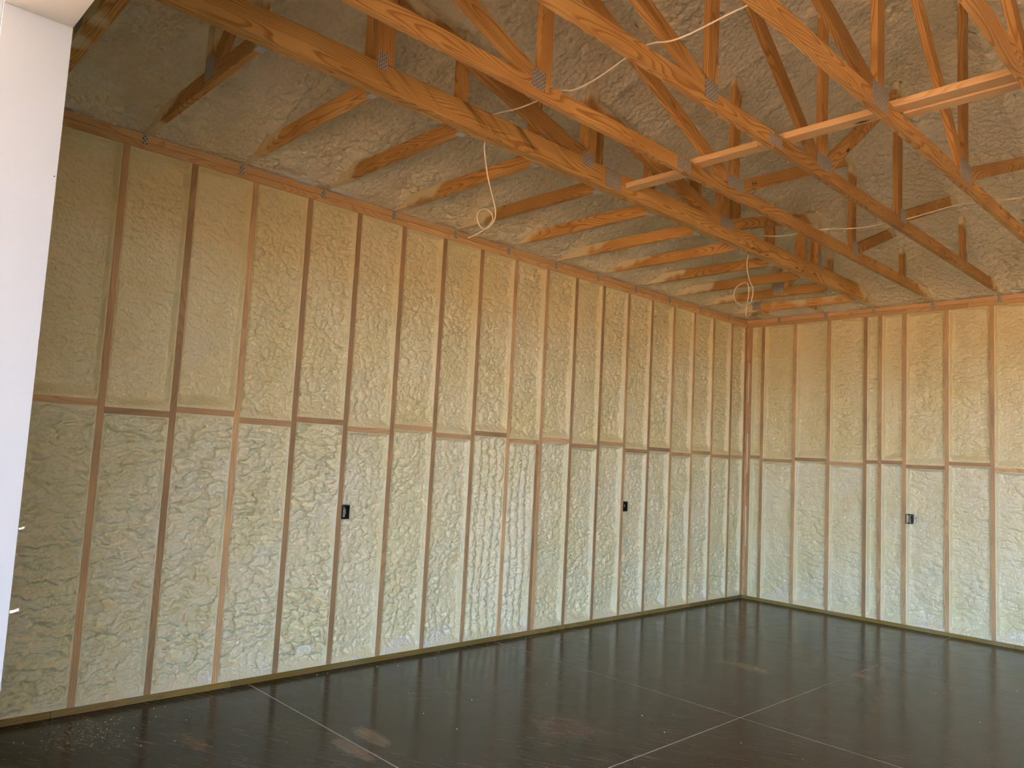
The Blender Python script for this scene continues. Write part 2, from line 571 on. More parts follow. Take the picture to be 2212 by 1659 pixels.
def grid_mesh(name, P, material):
    """P: (nu, nv, 3) array -> smooth mesh"""
    nu, nv, _ = P.shape
    idx = np.arange(nu * nv).reshape(nu, nv)
    q = np.stack([idx[:-1, :-1], idx[1:, :-1], idx[1:, 1:], idx[:-1, 1:]], -1).reshape(-1, 4)
    me = bpy.data.meshes.new(name)
    me.vertices.add(nu * nv)
    me.vertices.foreach_set('co', P.reshape(-1).astype(np.float32))
    me.loops.add(q.size)
    me.loops.foreach_set('vertex_index', q.reshape(-1).astype(np.int32))
    me.polygons.add(len(q))
    me.polygons.foreach_set('loop_start', np.arange(0, q.size, 4, dtype=np.int32))
    me.polygons.foreach_set('loop_total', np.full(len(q), 4, dtype=np.int32))
    me.polygons.foreach_set('use_smooth', np.ones(len(q), dtype=bool))
    me.update(calc_edges=True)
    me.materials.append(material)
    return me

def axis_samples(n_len, step):
    edge = [0, 0.002, 0.005, 0.009, 0.014, 0.020, 0.027, 0.035, 0.043]
    if n_len < 0.1:
        return np.linspace(0, n_len, 10)
    k = max(4, int((n_len - 0.1) / step))
    return np.array(edge + list(np.linspace(0.05, n_len - 0.05, k)) + [n_len - e for e in reversed(edge)])

def foam_bay(W, H, style, seed, step, depth=0.062):
    """foam filling a stud bay: local (u, v, h) with h<=0 behind the stud face"""
    u = axis_samples(W, step)
    v = axis_samples(H, step)
    U, Vv = np.meshgrid(u, v, indexing='ij')
    gu, gv = U + seed * 0.731, Vv + (seed % 7) * 1.37
    eu = np.minimum(U, W - U)
    film = 0.001 + 0.006 * fbm(gu * 5, gv * 9, seed + 61, 2)
    du = smooth01((eu - film) / (0.010 + 0.022 * fbm(gu * 3, gv * 5, seed + 63, 2)))
    top = smooth01((H - Vv - 0.002) / (0.010 + 0.03 * fbm(gu * 6, gv * 3, seed + 67, 2)))
    bot = smooth01((Vv - 0.008) / (0.055 + 0.05 * fbm(gu * 5, gv * 3, seed + 65, 2)))
    k = du * top * bot
    Hh = -0.004 - 0.003 * fbm(gu * 30, gv * 30, seed + 71, 2) * np.minimum(1, eu * 300) - (depth - 0.004) * k
    Hh = Hh + 2.2 * relief(gu, gv, style, seed) * k
    return U, Vv, Hh

# ------------------------------------------------------------------ ground, floor
grd = slab('ground', (-60, -90, -0.30), (70, 60, -0.04), M_GROUND)
struct(grd)
floor = slab('floor', (-0.2, -8.30, -0.12), (14.8, 0.2, -0.0012), M_JOINT)
struct(floor)
def floor_cuts(cuts, lo, hi):
    edges = [lo]
    for c, w in cuts: edges += [c - w / 2, c + w / 2]
    edges.append(hi)
    return [(edges[i], edges[i + 1]) for i in range(0, len(edges), 2)]
xs = floor_cuts([(2.292, 0.008), (4.457, 0.008), (6.622, 0.008), (8.787, 0.008), (10.95, 0.008), (13.1, 0.008)], -0.2, 14.8)
ys = floor_cuts([(-6.212, 0.009), (-4.048, 0.009), (-1.882, 0.0025)], -8.30, 0.2)
for xa, xb in xs:
    for ya, yb in ys:
        slab('concrete_slab', (xa, ya, -0.001), (xb, yb, 0.0), M_FLOOR, floor, 0.0003)

# ------------------------------------------------------------------ walls
def wall_matrix(kind):
    m = Matrix.Identity(4)
    if kind == 'left':      # u -> +y, v -> z, h -> +x ; origin at (0, 0, 0)
        cols = [(0, 1, 0), (0, 0, 1), (1, 0, 0)]
    else:                   # back: u -> +x, v -> z, h -> -y
        cols = [(1, 0, 0), (0, 0, 1), (0, -1, 0)]
    for j, c in enumerate(cols):
        for i in range(3): m[i][j] = c[i]
    return m

def build_wall(kind, parent, studs, nogs, bounds, styles, step_of):
    """studs: list of (u centre, z0, z1); nogs: z centre per bay between main studs"""
    WM = wall_matrix(kind)
    def P(u, v, h): return WM @ Vector((u, v, h))
    side = WM.to_3x3() @ Vector((0, 0, 1))
    for (u, z0, z1) in studs:
        lumber('stud', P(u, z0, -STUD / 2), P(u, z1, -STUD / 2), STUD, T, side, M_STUD, parent)
    mains = [s[0] for s in studs if s[2] - s[1] > 3]
    mains.sort()
    for i in range(len(mains) - 1):
        a, b = mains[i] + T / 2, mains[i + 1] - T / 2
        if b - a < 0.02: continue
        zc = nogs[i]
        lumber('nogging', P(a, zc, -STUD / 2), P(b, zc, -STUD / 2), STUD, T, side, M_STUD, parent)
        for (z0, z1, part) in ((T, zc - T / 2, 0), (zc + T / 2, HT, 1)):
            a2 = a
            b2 = b
            for (u, s0, s1) in studs:
                if s1 - s0 < 3 and a - 0.001 < u < b + 0.001 and part == 0:
                    if u - a < 0.05: a2 = u + T / 2
                    else: b2 = u - T / 2
            seed = 11 + i * 2 + part + (500 if kind == 'back' else 0)
            U, Vv, Hh = foam_bay(b2 - a2, z1 - z0, styles(i, part), seed, step_of((a + b) / 2))
            pts = np.stack([U + a2, Vv + z0, Hh], -1)
            me = grid_mesh('foam_infill', pts, M_FOAM if part == 0 else M_FOAM2)
            o = link('foam_infill', me, parent, WM)
    return P, side

# --- left wall
wall_left = slab('wall_left', (-0.17, -8.26, 0.0), (-0.142, 0.16, ZP), M_SHEATH)
struct(wall_left)
LY = [-(0.3435 + SP * k) for k in range(19)] + [-8.071]
studsL = [(y, T, HT) for y in LY] + [(-0.019 + 0.0, T, HT)]
studsL = [s for s in studsL if s[0] != -0.019]
studsL.append((-0.016 - 0.003, T, HT))
studsL.append((LY[8] - T, T, 1.676))      # doubled lower half of one stud
nogL = {0: 1.744}
nog_list = [1.744, 1.705, 1.739, 1.701, 1.736, 1.695, 1.737, 1.696, 1.735, 1.693, 1.726, 1.688, 1.730, 1.677, 1.709, 1.671, 1.707, 1.681]
nogsL = [1.70] + nog_list + [1.69]
def styleL(i, part):
    if part == 0:
        return 'rolls' if i <= 5 else ('tubes' if i in (9, 10) else 'pebble')
    return 'smooth' if i <= 3 else 'pebble'
mainsL = sorted(LY + [-0.019])
PL, sideL = build_wall('left', wall_left, studsL, nogsL + [1.69] * 5, None, styleL, lambda u: 0.0072)
# --- back wall
wall_back = slab('wall_back', (-0.17, 0.142, 0.0), (14.77, 0.17, ZP), M_SHEATH)
struct(wall_back)
BX = [0.2222 + SP * k for k in range(35)]
studsB = [(0.019, T, HT), (0.058, T, HT)] + [(x, T, HT) for x in BX] + [(1.597, T, HT), (14.581, T, HT)]
mainsB = sorted(s[0] for s in studsB)
nb = [1.70, 1.698, 1.666, 1.693, 1.663, 1.694, 1.698, 1.663, 1.710, 1.667]
nogsB = nb + [1.70 if k % 2 else 1.667 for k in range(45)]
def styleB(i, part):
    return 'crinkle' if part == 0 or i % 3 else 'smooth'
PB, sideB = build_wall('back', wall_back, studsB, nogsB, None, styleB, lambda u: 0.0078 if u < 3.6 else 0.03)

# plates, board by board
def plates(P, side, parent, runs, v0, v1, material, name, proud=0.0):
    for a, b in runs:
        lumber(name, P(a + 0.0008, (v0 + v1) / 2, -STUD / 2 + proud), P(b - 0.0008, (v0 + v1) / 2, -STUD / 2 + proud), STUD, v1 - v0 - 0.001, side, material, parent)
plates(PL, sideL, wall_left, [(-8.1, -7.35), (-7.35, -6.33), (-6.33, -3.86), (-3.86, -1.10), (-1.10, 0)], 0, T, M_SILL, 'bottom_plate', 0.003)
plates(PB, sideB, wall_back, [(0, 0.40), (0.40, 2.84), (2.84, 6.5), (6.5, 11.0), (11.0, 14.6)], 0, T, M_SILL, 'bottom_plate', 0.003)
plates(PL, sideL, wall_left, [(-8.1, -5.2), (-5.2, -1.5), (-1.5, 0)], HT, HT + 0.047, M_PLATE, 'top_plate')
plates(PL, sideL, wall_left, [(-8.1, -7.05), (-7.05, -3.4), (-3.4, 0)], HT + 0.047, ZP, M_PLATE, 'top_plate', 0.002)
plates(PB, sideB, wall_back, [(0, 2.45), (2.45, 6.1), (6.1, 10.4), (10.4, 14.6)], HT, HT + 0.047, M_PLATE, 'top_plate')
plates(PB, sideB, wall_back, [(0, 1.35), (1.35, 5.0), (5.0, 9.8), (9.8, 14.6)], HT + 0.047, ZP, M_PLATE, 'top_plate', 0.002)
# sealant beads in the slit of the corner post
for z0, z1 in ((2.36, 2.85), (1.50, 1.98), (0.62, 1.10)):
    tube('sealant_bead', [(0.0385 + 0.001 * math.sin(i), -0.001, z0 + (z1 - z0) * i / 6) for i in range(7)], 0.006, M_BEAD, wall_back, 6, 3)

# --- right wall (out of the picture) and front wall round the doorway
wall_right = slab('wall_right', (14.6, -8.26, 0.0), (14.77, 0.17, ZP), M_FOAM)
struct(wall_right)
def boxes_mesh(name, boxes, material, parent=None):
    V, F = [], []
    for lo, hi in boxes:
        n = len(V)
        for z in (lo[2], hi[2]):
            V += [(lo[0], lo[1], z), (hi[0], lo[1], z), (hi[0], hi[1], z), (lo[0], hi[1], z)]
        F += [tuple(n + q for q in f) for f in ((0, 3, 2, 1), (4, 5, 6, 7), (0, 1, 5, 4), (1, 2, 6, 5), (2, 3, 7, 6), (3, 0, 4, 7))]
    return mesh_object(name, V, F, material, parent)
J = 0.012
wall_front = boxes_mesh('wall_front', [((-0.17, YF1, 0), (DX0 - J, YF0 - 0.004, ZP)), ((DX1 + J, YF1, 0), (EX0, YF0 - 0.004, ZP)), ((EX1, YF1, 0), (14.77, YF0 - 0.004, ZP)),
                                       ((DX0 - J, YF1, DZ + J), (DX1 + J, YF0 - 0.004, ZP)), ((EX0, YF1, DZ), (EX1, YF0 - 0.004, ZP))], M_SIDING)  # includes the added second opening, cut for extra daylight
struct(wall_front)
lumber('top_plate', (0, YF0 - 0.002 + 0.019, HT + 0.047), (14.6, YF0 - 0.002 + 0.019, HT + 0.047), 0.094, T, (0, 0, 1), M_PLATE, wall_front)

# door lining: white vinyl jambs, head and outside casing
door = bpy.data.objects.new('door_1', None)
COL.objects.link(door)
door.matrix_basis = Matrix.Translation((4.80, YF1, 0))
struct(door, 'white vinyl lined garage doorway')
slab('jamb', (DX0 - J, YF1 - 0.002, -0.03), (DX0, YF0, DZ + J), M_VINYL, door, 0.001)
slab('jamb', (DX1, YF1 - 0.002, -0.03), (DX1 + J, YF0, DZ + J), M_VINYL, door, 0.001)
slab('door_head', (DX0, YF1 - 0.002, DZ), (DX1, YF0, DZ + J), M_VINYL, door, 0.001)
slab('casing', (DX0 - 0.10, YF1 - 0.02, -0.03), (DX0 - 0.008, YF1 - 0.001, DZ + 0.1), M_VINYL, door, 0.002)
slab('casing', (DX1 + 0.008, YF1 - 0.02, -0.03), (DX1 + 0.10, YF1 - 0.001, DZ + 0.1), M_VINYL, door, 0.002)
slab('casing', (DX0 - 0.008, YF1 - 0.02, DZ + 0.008), (DX1 + 0.008, YF1 - 0.001, DZ + 0.1), M_VINYL, door, 0.002)

# ------------------------------------------------------------------ roof: foam ceiling and deck
G_X = [1.568, 2.146, 2.751, 3.361, 3.971, 4.581]         # truss centre lines
JACK_Y = [-(0.43 + 0.6096 * k) - (0.012 if k else 0) for k in range(13)]
gx = np.concatenate([np.arange(-0.15, 4.3, 0.0135), np.arange(4.3, 14.76, 0.07)])
gy = np.concatenate([np.arange(-8.25, -7.7, 0.03), np.arange(-7.7, 0.15, 0.0135), [0.15]])
GX, GY = np.meshgrid(gx, gy, indexing='ij')
dL, dB, dF, dR = GX, -GY, GY + LEN, WID - GX
D = np.minimum(np.minimum(dL, dB), np.minimum(dF, dR))
Z = FZ + SL * np.maximum(D, 0)
# rounded valley where two slopes meet, thick ridges of foam along the hidden top chords
ridge = np.zeros_like(Z)
on_left = dL <= np.minimum(dB, dF) + 0.02
wob = 0.02 * (fbm(GX * 3, GY * 3, 90, 2) - 0.5)
for yj in JACK_Y:
    ridge = np.maximum(ridge, np.where(on_left, np.exp(-((GY - yj + wob) / 0.045) ** 2), 0))
for xg in G_X:
    ridge = np.maximum(ridge, np.where(~on_left, np.exp(-((GX - xg + wob) / 0.045) ** 2), 0))
hip = np.exp(-((dL - np.minimum(dB, dF)) / 0.08) ** 2)
ridge = np.maximum(ridge, hip)
amp = 0.004 + 0.03 * fbm(GX * 2.5, GY * 2.5, 95, 2)
Z = Z - ridge * amp * smooth01(D / 0.15)
uu = np.where(on_left, GY, GX)
vv = np.where(on_left, GX, GY)
rel = relief(uu * 0.70, vv * 0.70, 'pebble', 333)
swirl = fbm(GX * 2.2 + 0.8 * fbm(GX * 3, GY * 3, 41), GY * 2.2, 47, 3)
Z = Z - (rel * 2.2 + 0.07 * (swirl - 0.5)) * smooth01(D / 0.06)
# fillet of foam down on to the wall plates
Z = Z + 0.0 * D
Z = np.where(D < 0.0, ZP + 0.004, np.maximum(Z, ZP + 0.003))
ceil = link('ceiling', grid_mesh('ceiling', np.stack([GX, GY, Z], -1), M_CEIL))
ceil.data.flip_normals()
struct(ceil)
e = 0.45
zt = lambda d: FZ + SL * d + 0.24
hl = LEN / 2 + e
deckV = [(-e, -LEN - e, zt(-e)), (WID + e, -LEN - e, zt(-e)), (WID + e, e, zt(-e)), (-e, e, zt(-e)), (LEN / 2, -LEN / 2, zt(LEN / 2)), (WID - LEN / 2, -LEN / 2, zt(LEN / 2))]
deck = mesh_object('roof_deck', deckV, [(0, 1, 5, 4), (1, 2, 5), (2, 3, 4, 5), (3, 0, 4)], M_DECK)
struct(deck)

# unseen roof added outside to keep high sky light off the jamb
shade_roof = slab('added_shade_roof', (-1.0, YF1 - 2.3, 2.98), (15.6, YF1 - 0.004, 3.10), M_SIDING)
struct(shade_roof)

# ------------------------------------------------------------------ roof trusses
def plate_on(parent, x, y0, y1, z0, z1):
    """pressed nail plate on the +x face of a truss"""
    w, h = y1 - y0, z1 - z0
    m = Matrix.Identity(4)
    for i, c in enumerate(((0, 1, 0), (0, 0, 1), (1, 0, 0))):
        for j in range(3): m[j][i] = c[j]
    m[0][3], m[1][3], m[2][3] = x + 0.0012, (y0 + y1) / 2, (z0 + z1) / 2
    return link('connector_plate', box_mesh(w, h, 0.002, M_GALV, 0.0), parent, m)

TIE = {}
def tie(parent, loc, along, into):
    """hurricane tie: a strap with nail holes on the wall plate, bent up on to the timber"""
    a, n = Vector(along), Vector(into)
    m = Matrix.Identity(4)
    z = Vector((0, 0, 1))
    for i, c in enumerate((a, z, n)):
        for j in range(3): m[j][i] = c[j]
    for j in range(3): m[j][3] = loc[j]
    if 'me' not in TIE:
        V, F, MI = [], [], []
        def quad(x0, x1, y0, y1, z0, mi=0, th=0.002):
            k = len(V)
            for zz in (z0, z0 + th):
                V.extend([(x0, y0, zz), (x1, y0, zz), (x1, y1, zz), (x0, y1, zz)])
            for f in ((0, 3, 2, 1), (4, 5, 6, 7), (0, 1, 5, 4), (1, 2, 6, 5), (2, 3, 7, 6), (3, 0, 4, 7)):
                F.append(tuple(k + q for q in f)); MI.append(mi)
        quad(-0.018, 0.018, -0.070, -0.002, 0.0022)
        quad(0.006, 0.018, -0.004, 0.055, 0.0022)
        for hx, hy in ((-0.009, -0.058), (0.010, -0.060), (0.0, -0.044), (-0.010, -0.030), (0.009, -0.028), (0.0, -0.014), (0.012, 0.020), (0.012, 0.040)):
            quad(hx - 0.0035, hx + 0.0035, hy - 0.0035, hy + 0.0035, 0.0036, 1, 0.001)
        me = bpy.data.meshes.new('hurricane_tie')
        me.from_pydata(V, [], F)
        me.materials.append(M_TIE); me.materials.append(M_HOLE)
        for p, i in zip(me.polygons, MI): p.material_index = i
        TIE['me'] = me
    return link('hurricane_tie', TIE['me'], parent, m)

TRUSS = {
    0: dict(webs=[(-6.525, 3.53, -6.525, 4.14), (-4.90, 3.53, -4.90, 4.14), (-3.225, 3.53, -3.225, 4.14), (-1.525, 3.53, -1.525, 4.12),
                  (-4.95, 3.53, -6.45, 3.945), (-3.28, 3.53, -4.86, 3.91), (-3.15, 3.53, -1.55, 4.0)],
            plates=[(-6.578, -6.518, 3.49, 3.582), (-4.985, -4.878, 3.468, 3.562), (-4.752, -4.588, 3.396, 3.518), (-3.309, -3.107, 3.482, 3.568), (-1.545, -1.490, 3.46, 3.66)]),
    1: dict(webs=[(-5.925, 3.475, -5.925, 4.40), (-4.035, 3.475, -4.035, 4.40), (-2.095, 3.475, -2.095, 4.36), (-0.925, 3.475, -0.925, 3.90), (-7.175, 3.475, -7.175, 3.90),
                  (-6.00, 3.485, -6.95, 3.88), (-4.10, 3.485, -5.88, 4.22), (-3.97, 3.485, -2.15, 4.25), (-2.03, 3.485, -0.97, 3.93)],
            plates=[(-6.024, -5.927, 3.426, 3.522), (-4.738, -4.589, 3.389, 3.466), (-4.15, -3.937, 3.443, 3.532), (-2.108, -2.010, 3.412, 3.539), (-0.922, -0.882, 3.44, 3.54)]),
    2: dict(webs=[(-5.316, 3.475, -5.316, 4.62), (-4.02, 3.475, -4.02, 4.66), (-2.745, 3.475, -2.745, 4.62), (-1.225, 3.475, -1.225, 4.02), (-6.875, 3.475, -6.875, 4.02),
                  (-5.37, 3.48, -6.82, 4.02), (-4.12, 3.50, -5.27, 4.39), (-3.96, 3.49, -2.79, 4.40), (-2.68, 3.485, -1.27, 4.02)],
            plates=[(-5.388, -5.273, 3.415, 3.516), (-4.722, -4.575, 3.392, 3.458), (-4.128, -3.918, 3.443, 3.536), (-2.739, -2.630, 3.443, 3.540), (-1.20, -1.165, 3.44, 3.55)]),
    3: dict(webs=[(-4.735, 3.475, -4.735, 4.86), (-3.352, 3.475, -3.352, 4.86), (-1.55, 3.475, -1.55, 4.10), (-6.55, 3.475, -6.55, 4.10),
                  (-4.79, 3.475, -6.5, 4.07), (-3.41, 3.50, -4.68, 4.74), (-3.30, 3.485, -1.62, 4.10)],
            plates=[(-4.842, -4.640, 3.392, 3.520), (-3.477, -3.247, 3.42, 3.548)]),
    4: dict(webs=[(-4.60, 3.485, -5.55, 4.15), (-4.55, 3.485, -4.08, 4.98), (-3.55, 3.485, -4.02, 4.98), (-3.50, 3.485, -2.55, 4.15), (-2.0, 3.475, -2.55, 4.20), (-6.1, 3.475, -5.55, 4.20)],
            plates=[(-4.70, -4.50, 3.40, 3.54), (-3.60, -3.40, 3.40, 3.54)]),
    5: dict(webs=[(-4.60, 3.485, -5.55, 4.15), (-4.55, 3.485, -4.08, 4.98), (-3.55, 3.485, -4.02, 4.98), (-3.50, 3.485, -2.55, 4.15)],
            plates=[(-4.70, -4.50, 3.40, 3.54), (-3.60, -3.40, 3.40, 3.54)]),
}
T_LABEL = ['two-ply hip girder truss with deep stained bottom chord, jack timbers hang off it',
           'second roof truss from the left wall, next to the two-ply girder',
           'third roof truss from the left wall, middle of the five in view',
           'fourth roof truss from the left wall, with a large nail plate by the brace',
           'roof truss crossing the top right corner, fifth from the left wall',
           'sixth roof truss from the left wall, beyond the right edge']
for i, xg in enumerate(G_X):
    t = thing('hip_girder_truss' if i == 0 else 'roof_truss', (xg, 0.0, ZP), T_LABEL[i], 'truss', 'roof trusses')
    plies = (xg - 0.0190, xg + 0.0190) if i == 0 else (xg,)
    h = 0.14 if i == 0 else 0.09
    m = M_GIRD if i == 0 else M_TRUSS
    for xp in plies:
        # bottom chord in two lengths spliced by the nail plate
        for (ya, yb) in ((-8.09, -4.662), (-4.660, 0.0)):
            lumber('bottom_chord', (xp, ya, ZP + h / 2), (xp, yb, ZP + h / 2), h, T - 0.0006, (0, 0, 1), m, t)
        for (y0, z0, y1, z1) in TRUSS[i]['webs']:
            vert = abs(y0 - y1) < 1e-6
            lumber('web', (xp, y0, z0), (xp, y1, z1), 0.089, T - (0.002 if vert else 0.003), (0, 1, 0) if vert else (0, 0, 1), M_TRUSS, t)
    xf = max(plies) + T / 2
    for (y0, y1, z0, z1) in TRUSS[i]['plates']:
        plate_on(t, xf, y0, y1, z0, z1)
    tie(t, (xg - (0.04 if i == 0 else 0.02), 0.0, ZP), (1, 0, 0), (0, -1, 0))

# --- jack trusses between the left wall and the girder
ORD = ['first', 'second', 'third', 'fourth', 'fifth', 'sixth', 'seventh', 'eighth', 'ninth', 'tenth', 'eleventh', 'twelfth', 'thirteenth']
hang_me = None
def hanger(parent, x, y):
    global hang_me
    if hang_me is None:
        V, F = [], []
        def bx_(lo, hi):
            k = len(V)
            for z in (lo[2], hi[2]):
                V.extend([(lo[0], lo[1], z), (hi[0], lo[1], z), (hi[0], hi[1], z), (lo[0], hi[1], z)])
            for f in ((0, 3, 2, 1), (4, 5, 6, 7), (0, 1, 5, 4), (1, 2, 6, 5), (2, 3, 7, 6), (3, 0, 4, 7)):
                F.append(tuple(k + q for q in f))
        bx_((-0.055, -0.0225, -0.003), (0, 0.0225, -0.0005))
        for s in (-1, 1):
            bx_((-0.040, s * 0.0210 - 0.001, -0.001), (0, s * 0.0210 + 0.001, 0.078))
            bx_((-0.002, s * 0.036 - 0.014, -0.001), (-0.0003, s * 0.036 + 0.014, 0.078))
        hang_me = bpy.data.meshes.new('joist_hanger')
        hang_me.from_pydata(V, [], F)
        hang_me.materials.append(simple('zinc_hanger', (0.45, 0.50, 0.52), 0.42, 0.3))
    return link('joist_hanger', hang_me, parent, Matrix.Translation((x, y, ZP)))
XJ = G_X[0] - 0.0385
for k, yj in enumerate(JACK_Y):
    extra = {12: ', by the doorway'}.get(k, '')
    t = thing('jack_truss', (0.0, yj, ZP), ORD[k] + ' jack timber from the far corner, spanning left wall to girder' + extra, 'jack truss', 'jack trusses over the left wall')
    hz = 0.089
    for yp in ((yj, yj + 0.0385) if k == 12 else (yj,)):
        lumber('bottom_chord', (-0.10, yp, ZP + hz / 2 + 0.0003), (XJ - 0.002, yp, ZP + hz / 2 + 0.0003), hz, T, (0, 0, 1), M_TRUSS, t)
    lumber('end_web', (XJ - 0.048, yj, ZP + hz), (XJ - 0.048, yj, 4.14), 0.089, T - 0.002, (1, 0, 0), M_TRUSS, t)
    if k in (1, 11, 12):
        lumber('web', (0.93, yj, ZP + hz), (0.93, yj, 3.90), 0.089, T - 0.002, (1, 0, 0), M_TRUSS, t)
        lumber('web', (1.0, yj, ZP + hz - 0.01), (1.44, yj, 3.98), 0.089, T - 0.003, (0, 0, 1), M_TRUSS, t)
    def side_plate(x0, x1, z0, z1):
        m = Matrix.Identity(4)
        for i, c in enumerate(((1, 0, 0), (0, 0, 1), (0, -1, 0))):
            for j in range(3): m[j][i] = c[j]
        m[0][3], m[1][3], m[2][3] = (x0 + x1) / 2, yj - T / 2 - 0.0012, (z0 + z1) / 2
        link('connector_plate', box_mesh(x1 - x0, z1 - z0, 0.002, M_GALV, 0.0), t, m)
    if k in (1, 11, 12): side_plate(0.90, 1.02, 3.412, 3.535)
    if k == 0:
        side_plate(0.316, 0.42, 3.405, 3.50)
        lumber('web', (0.37, yj, ZP + hz), (0.37, yj, 3.64), 0.089, T - 0.002, (1, 0, 0), M_TRUSS, t)
    hanger(t, XJ, yj)
    tie(t, (0.002, yj - 0.012, ZP), (0, 1, 0), (1, 0, 0))

# --- short corner jacks off the back wall and the diagonal at the corner
for k, (xj, lab) in enumerate(((0.41, 'stub of roof timber on the back wall nearest the far corner'), (0.98, 'stub of roof timber on the back wall between corner and girder end'))):
    t = thing('corner_jack', (xj, 0.0, ZP), lab, 'jack truss', 'corner jack timbers')
    lumber('bottom_chord', (xj, 0.10, ZP + 0.045), (xj, JACK_Y[0] + T / 2 + 0.002, ZP + 0.045), 0.089, T, (0, 0, 1), M_TRUSS, t)
    tie(t, (xj + 0.014, -0.002, ZP), (1, 0, 0), (0, -1, 0))
t = thing('hip_jack', (0.0, 0.0, ZP), 'short diagonal roof timber in the far corner above the plates', 'jack truss')
lumber('bottom_chord', (0.015, -0.035, ZP + 0.045), (0.36, -0.378, ZP + 0.045), 0.085, T, (0, 0, 1), M_TRUSS, t)

# --- flat boards nailed across the bottom chords
ZB = ZP + 0.09
BR = [((1.609, 2.125), -4.495, 'short bright bracing board between the girder and the second truss'),
      ((2.168, 2.730), -4.495, 'bright bracing board with a bark-edged dark flaw, second to third truss'),
      ((2.60, 3.42), -4.497, 'bright bracing board between the third and fourth truss'),
      ((3.34, 4.70), -4.515, 'long bright bracing board running to the upper right corner')]
for i, ((xa, xb), y, lab) in enumerate(BR):
    if i == 0:
        z = ZB - 0.020
        o = lumber('bracing_board', (xa, y, z), (xb, y, z), 0.089, 0.036, (0, 1, 0), M_BRACE)
    else:
        z = ZB + 0.0195 + (0.0 if i in (1, 3) else 0.0)
        if i == 1: xa, xb = 2.12, 2.598
        if i == 2: xa, xb = 2.60, 3.338
        if i == 3: xa = 3.34
        o = lumber('bracing_board', (xa, y, z), (xb, y, z), 0.089, 0.038, (0, 1, 0), M_BRACE)
    tag(o, lab, 'board', 'bracing boards over the trusses')
o = lumber('bracing_board', (3.39, -4.418, ZB + 0.012), (3.945, -4.418, ZB + 0.012), 0.075, 0.03, (0, 1, 0), M_BRACE)
tag(o, 'darker board lying along the far side of the long bracing board', 'board', 'bracing boards over the trusses')

# ------------------------------------------------------------------ hanging cables
c1 = [(4.55, -5.70, 3.49), (3.95, -5.76, 3.485), (3.37, -5.85, 3.485), (2.97, -5.90, 3.43), (2.75, -5.87, 3.485), (2.45, -5.84, 3.445), (2.27, -5.82, 3.445), (2.15, -5.80, 3.484),
      (1.86, -5.786, 3.492), (1.60, -5.765, 3.533), (1.535, -5.75, 3.533), (1.512, -5.745, 3.49), (1.505, -5.745, 3.401), (1.50, -5.741, 3.353), (1.50, -5.71, 3.219), (1.50, -5.671, 3.12), (1.50, -5.631, 3.024),
      (1.50, -5.632, 2.958), (1.495, -5.676, 2.895), (1.49, -5.723, 2.886), (1.485, -5.755, 2.931), (1.48, -5.745, 2.974), (1.476, -5.695, 3.011), (1.473, -5.641, 3.001), (1.47, -5.620, 2.974),
      (1.468, -5.636, 2.933), (1.466, -5.686, 2.884), (1.462, -5.746, 2.841), (1.458, -5.791, 2.814)]
o = tube('electric_cable', c1, 0.0042, M_CABLE)
tag(o, 'cream electric cable hanging in a small loop nearer the doorway', 'cable', 'loose cables')
c2 = [(3.99, -2.95, 3.485), (3.56, -2.77, 3.45), (3.36, -2.70, 3.485), (3.134, -2.69, 3.50), (2.95, -2.685, 3.482), (2.75, -2.62, 3.485), (2.45, -2.657, 3.469), (2.15, -2.74, 3.485), (1.9, -2.86, 3.45), (1.61, -2.74, 3.533),
      (1.535, -2.70, 3.533), (1.512, -2.683, 3.49), (1.505, -2.682, 3.403), (1.50, -2.693, 3.321), (1.50, -2.685, 3.248), (1.50, -2.639, 3.168), (1.50, -2.585, 3.121), (1.50, -2.587, 3.054),
      (1.495, -2.622, 2.981), (1.49, -2.731, 2.942), (1.485, -2.831, 2.957), (1.48, -2.862, 3.004), (1.477, -2.828, 3.075), (1.474, -2.739, 3.131), (1.471, -2.639, 3.160), (1.468, -2.598, 3.127),
      (1.466, -2.592, 3.075), (1.464, -2.609, 2.984), (1.46, -2.626, 2.875)]
o = tube('electric_cable', c2, 0.0045, M_CABLE)
tag(o, 'cream electric cable with a hanging loop in front of the far corner', 'cable', 'loose cables')

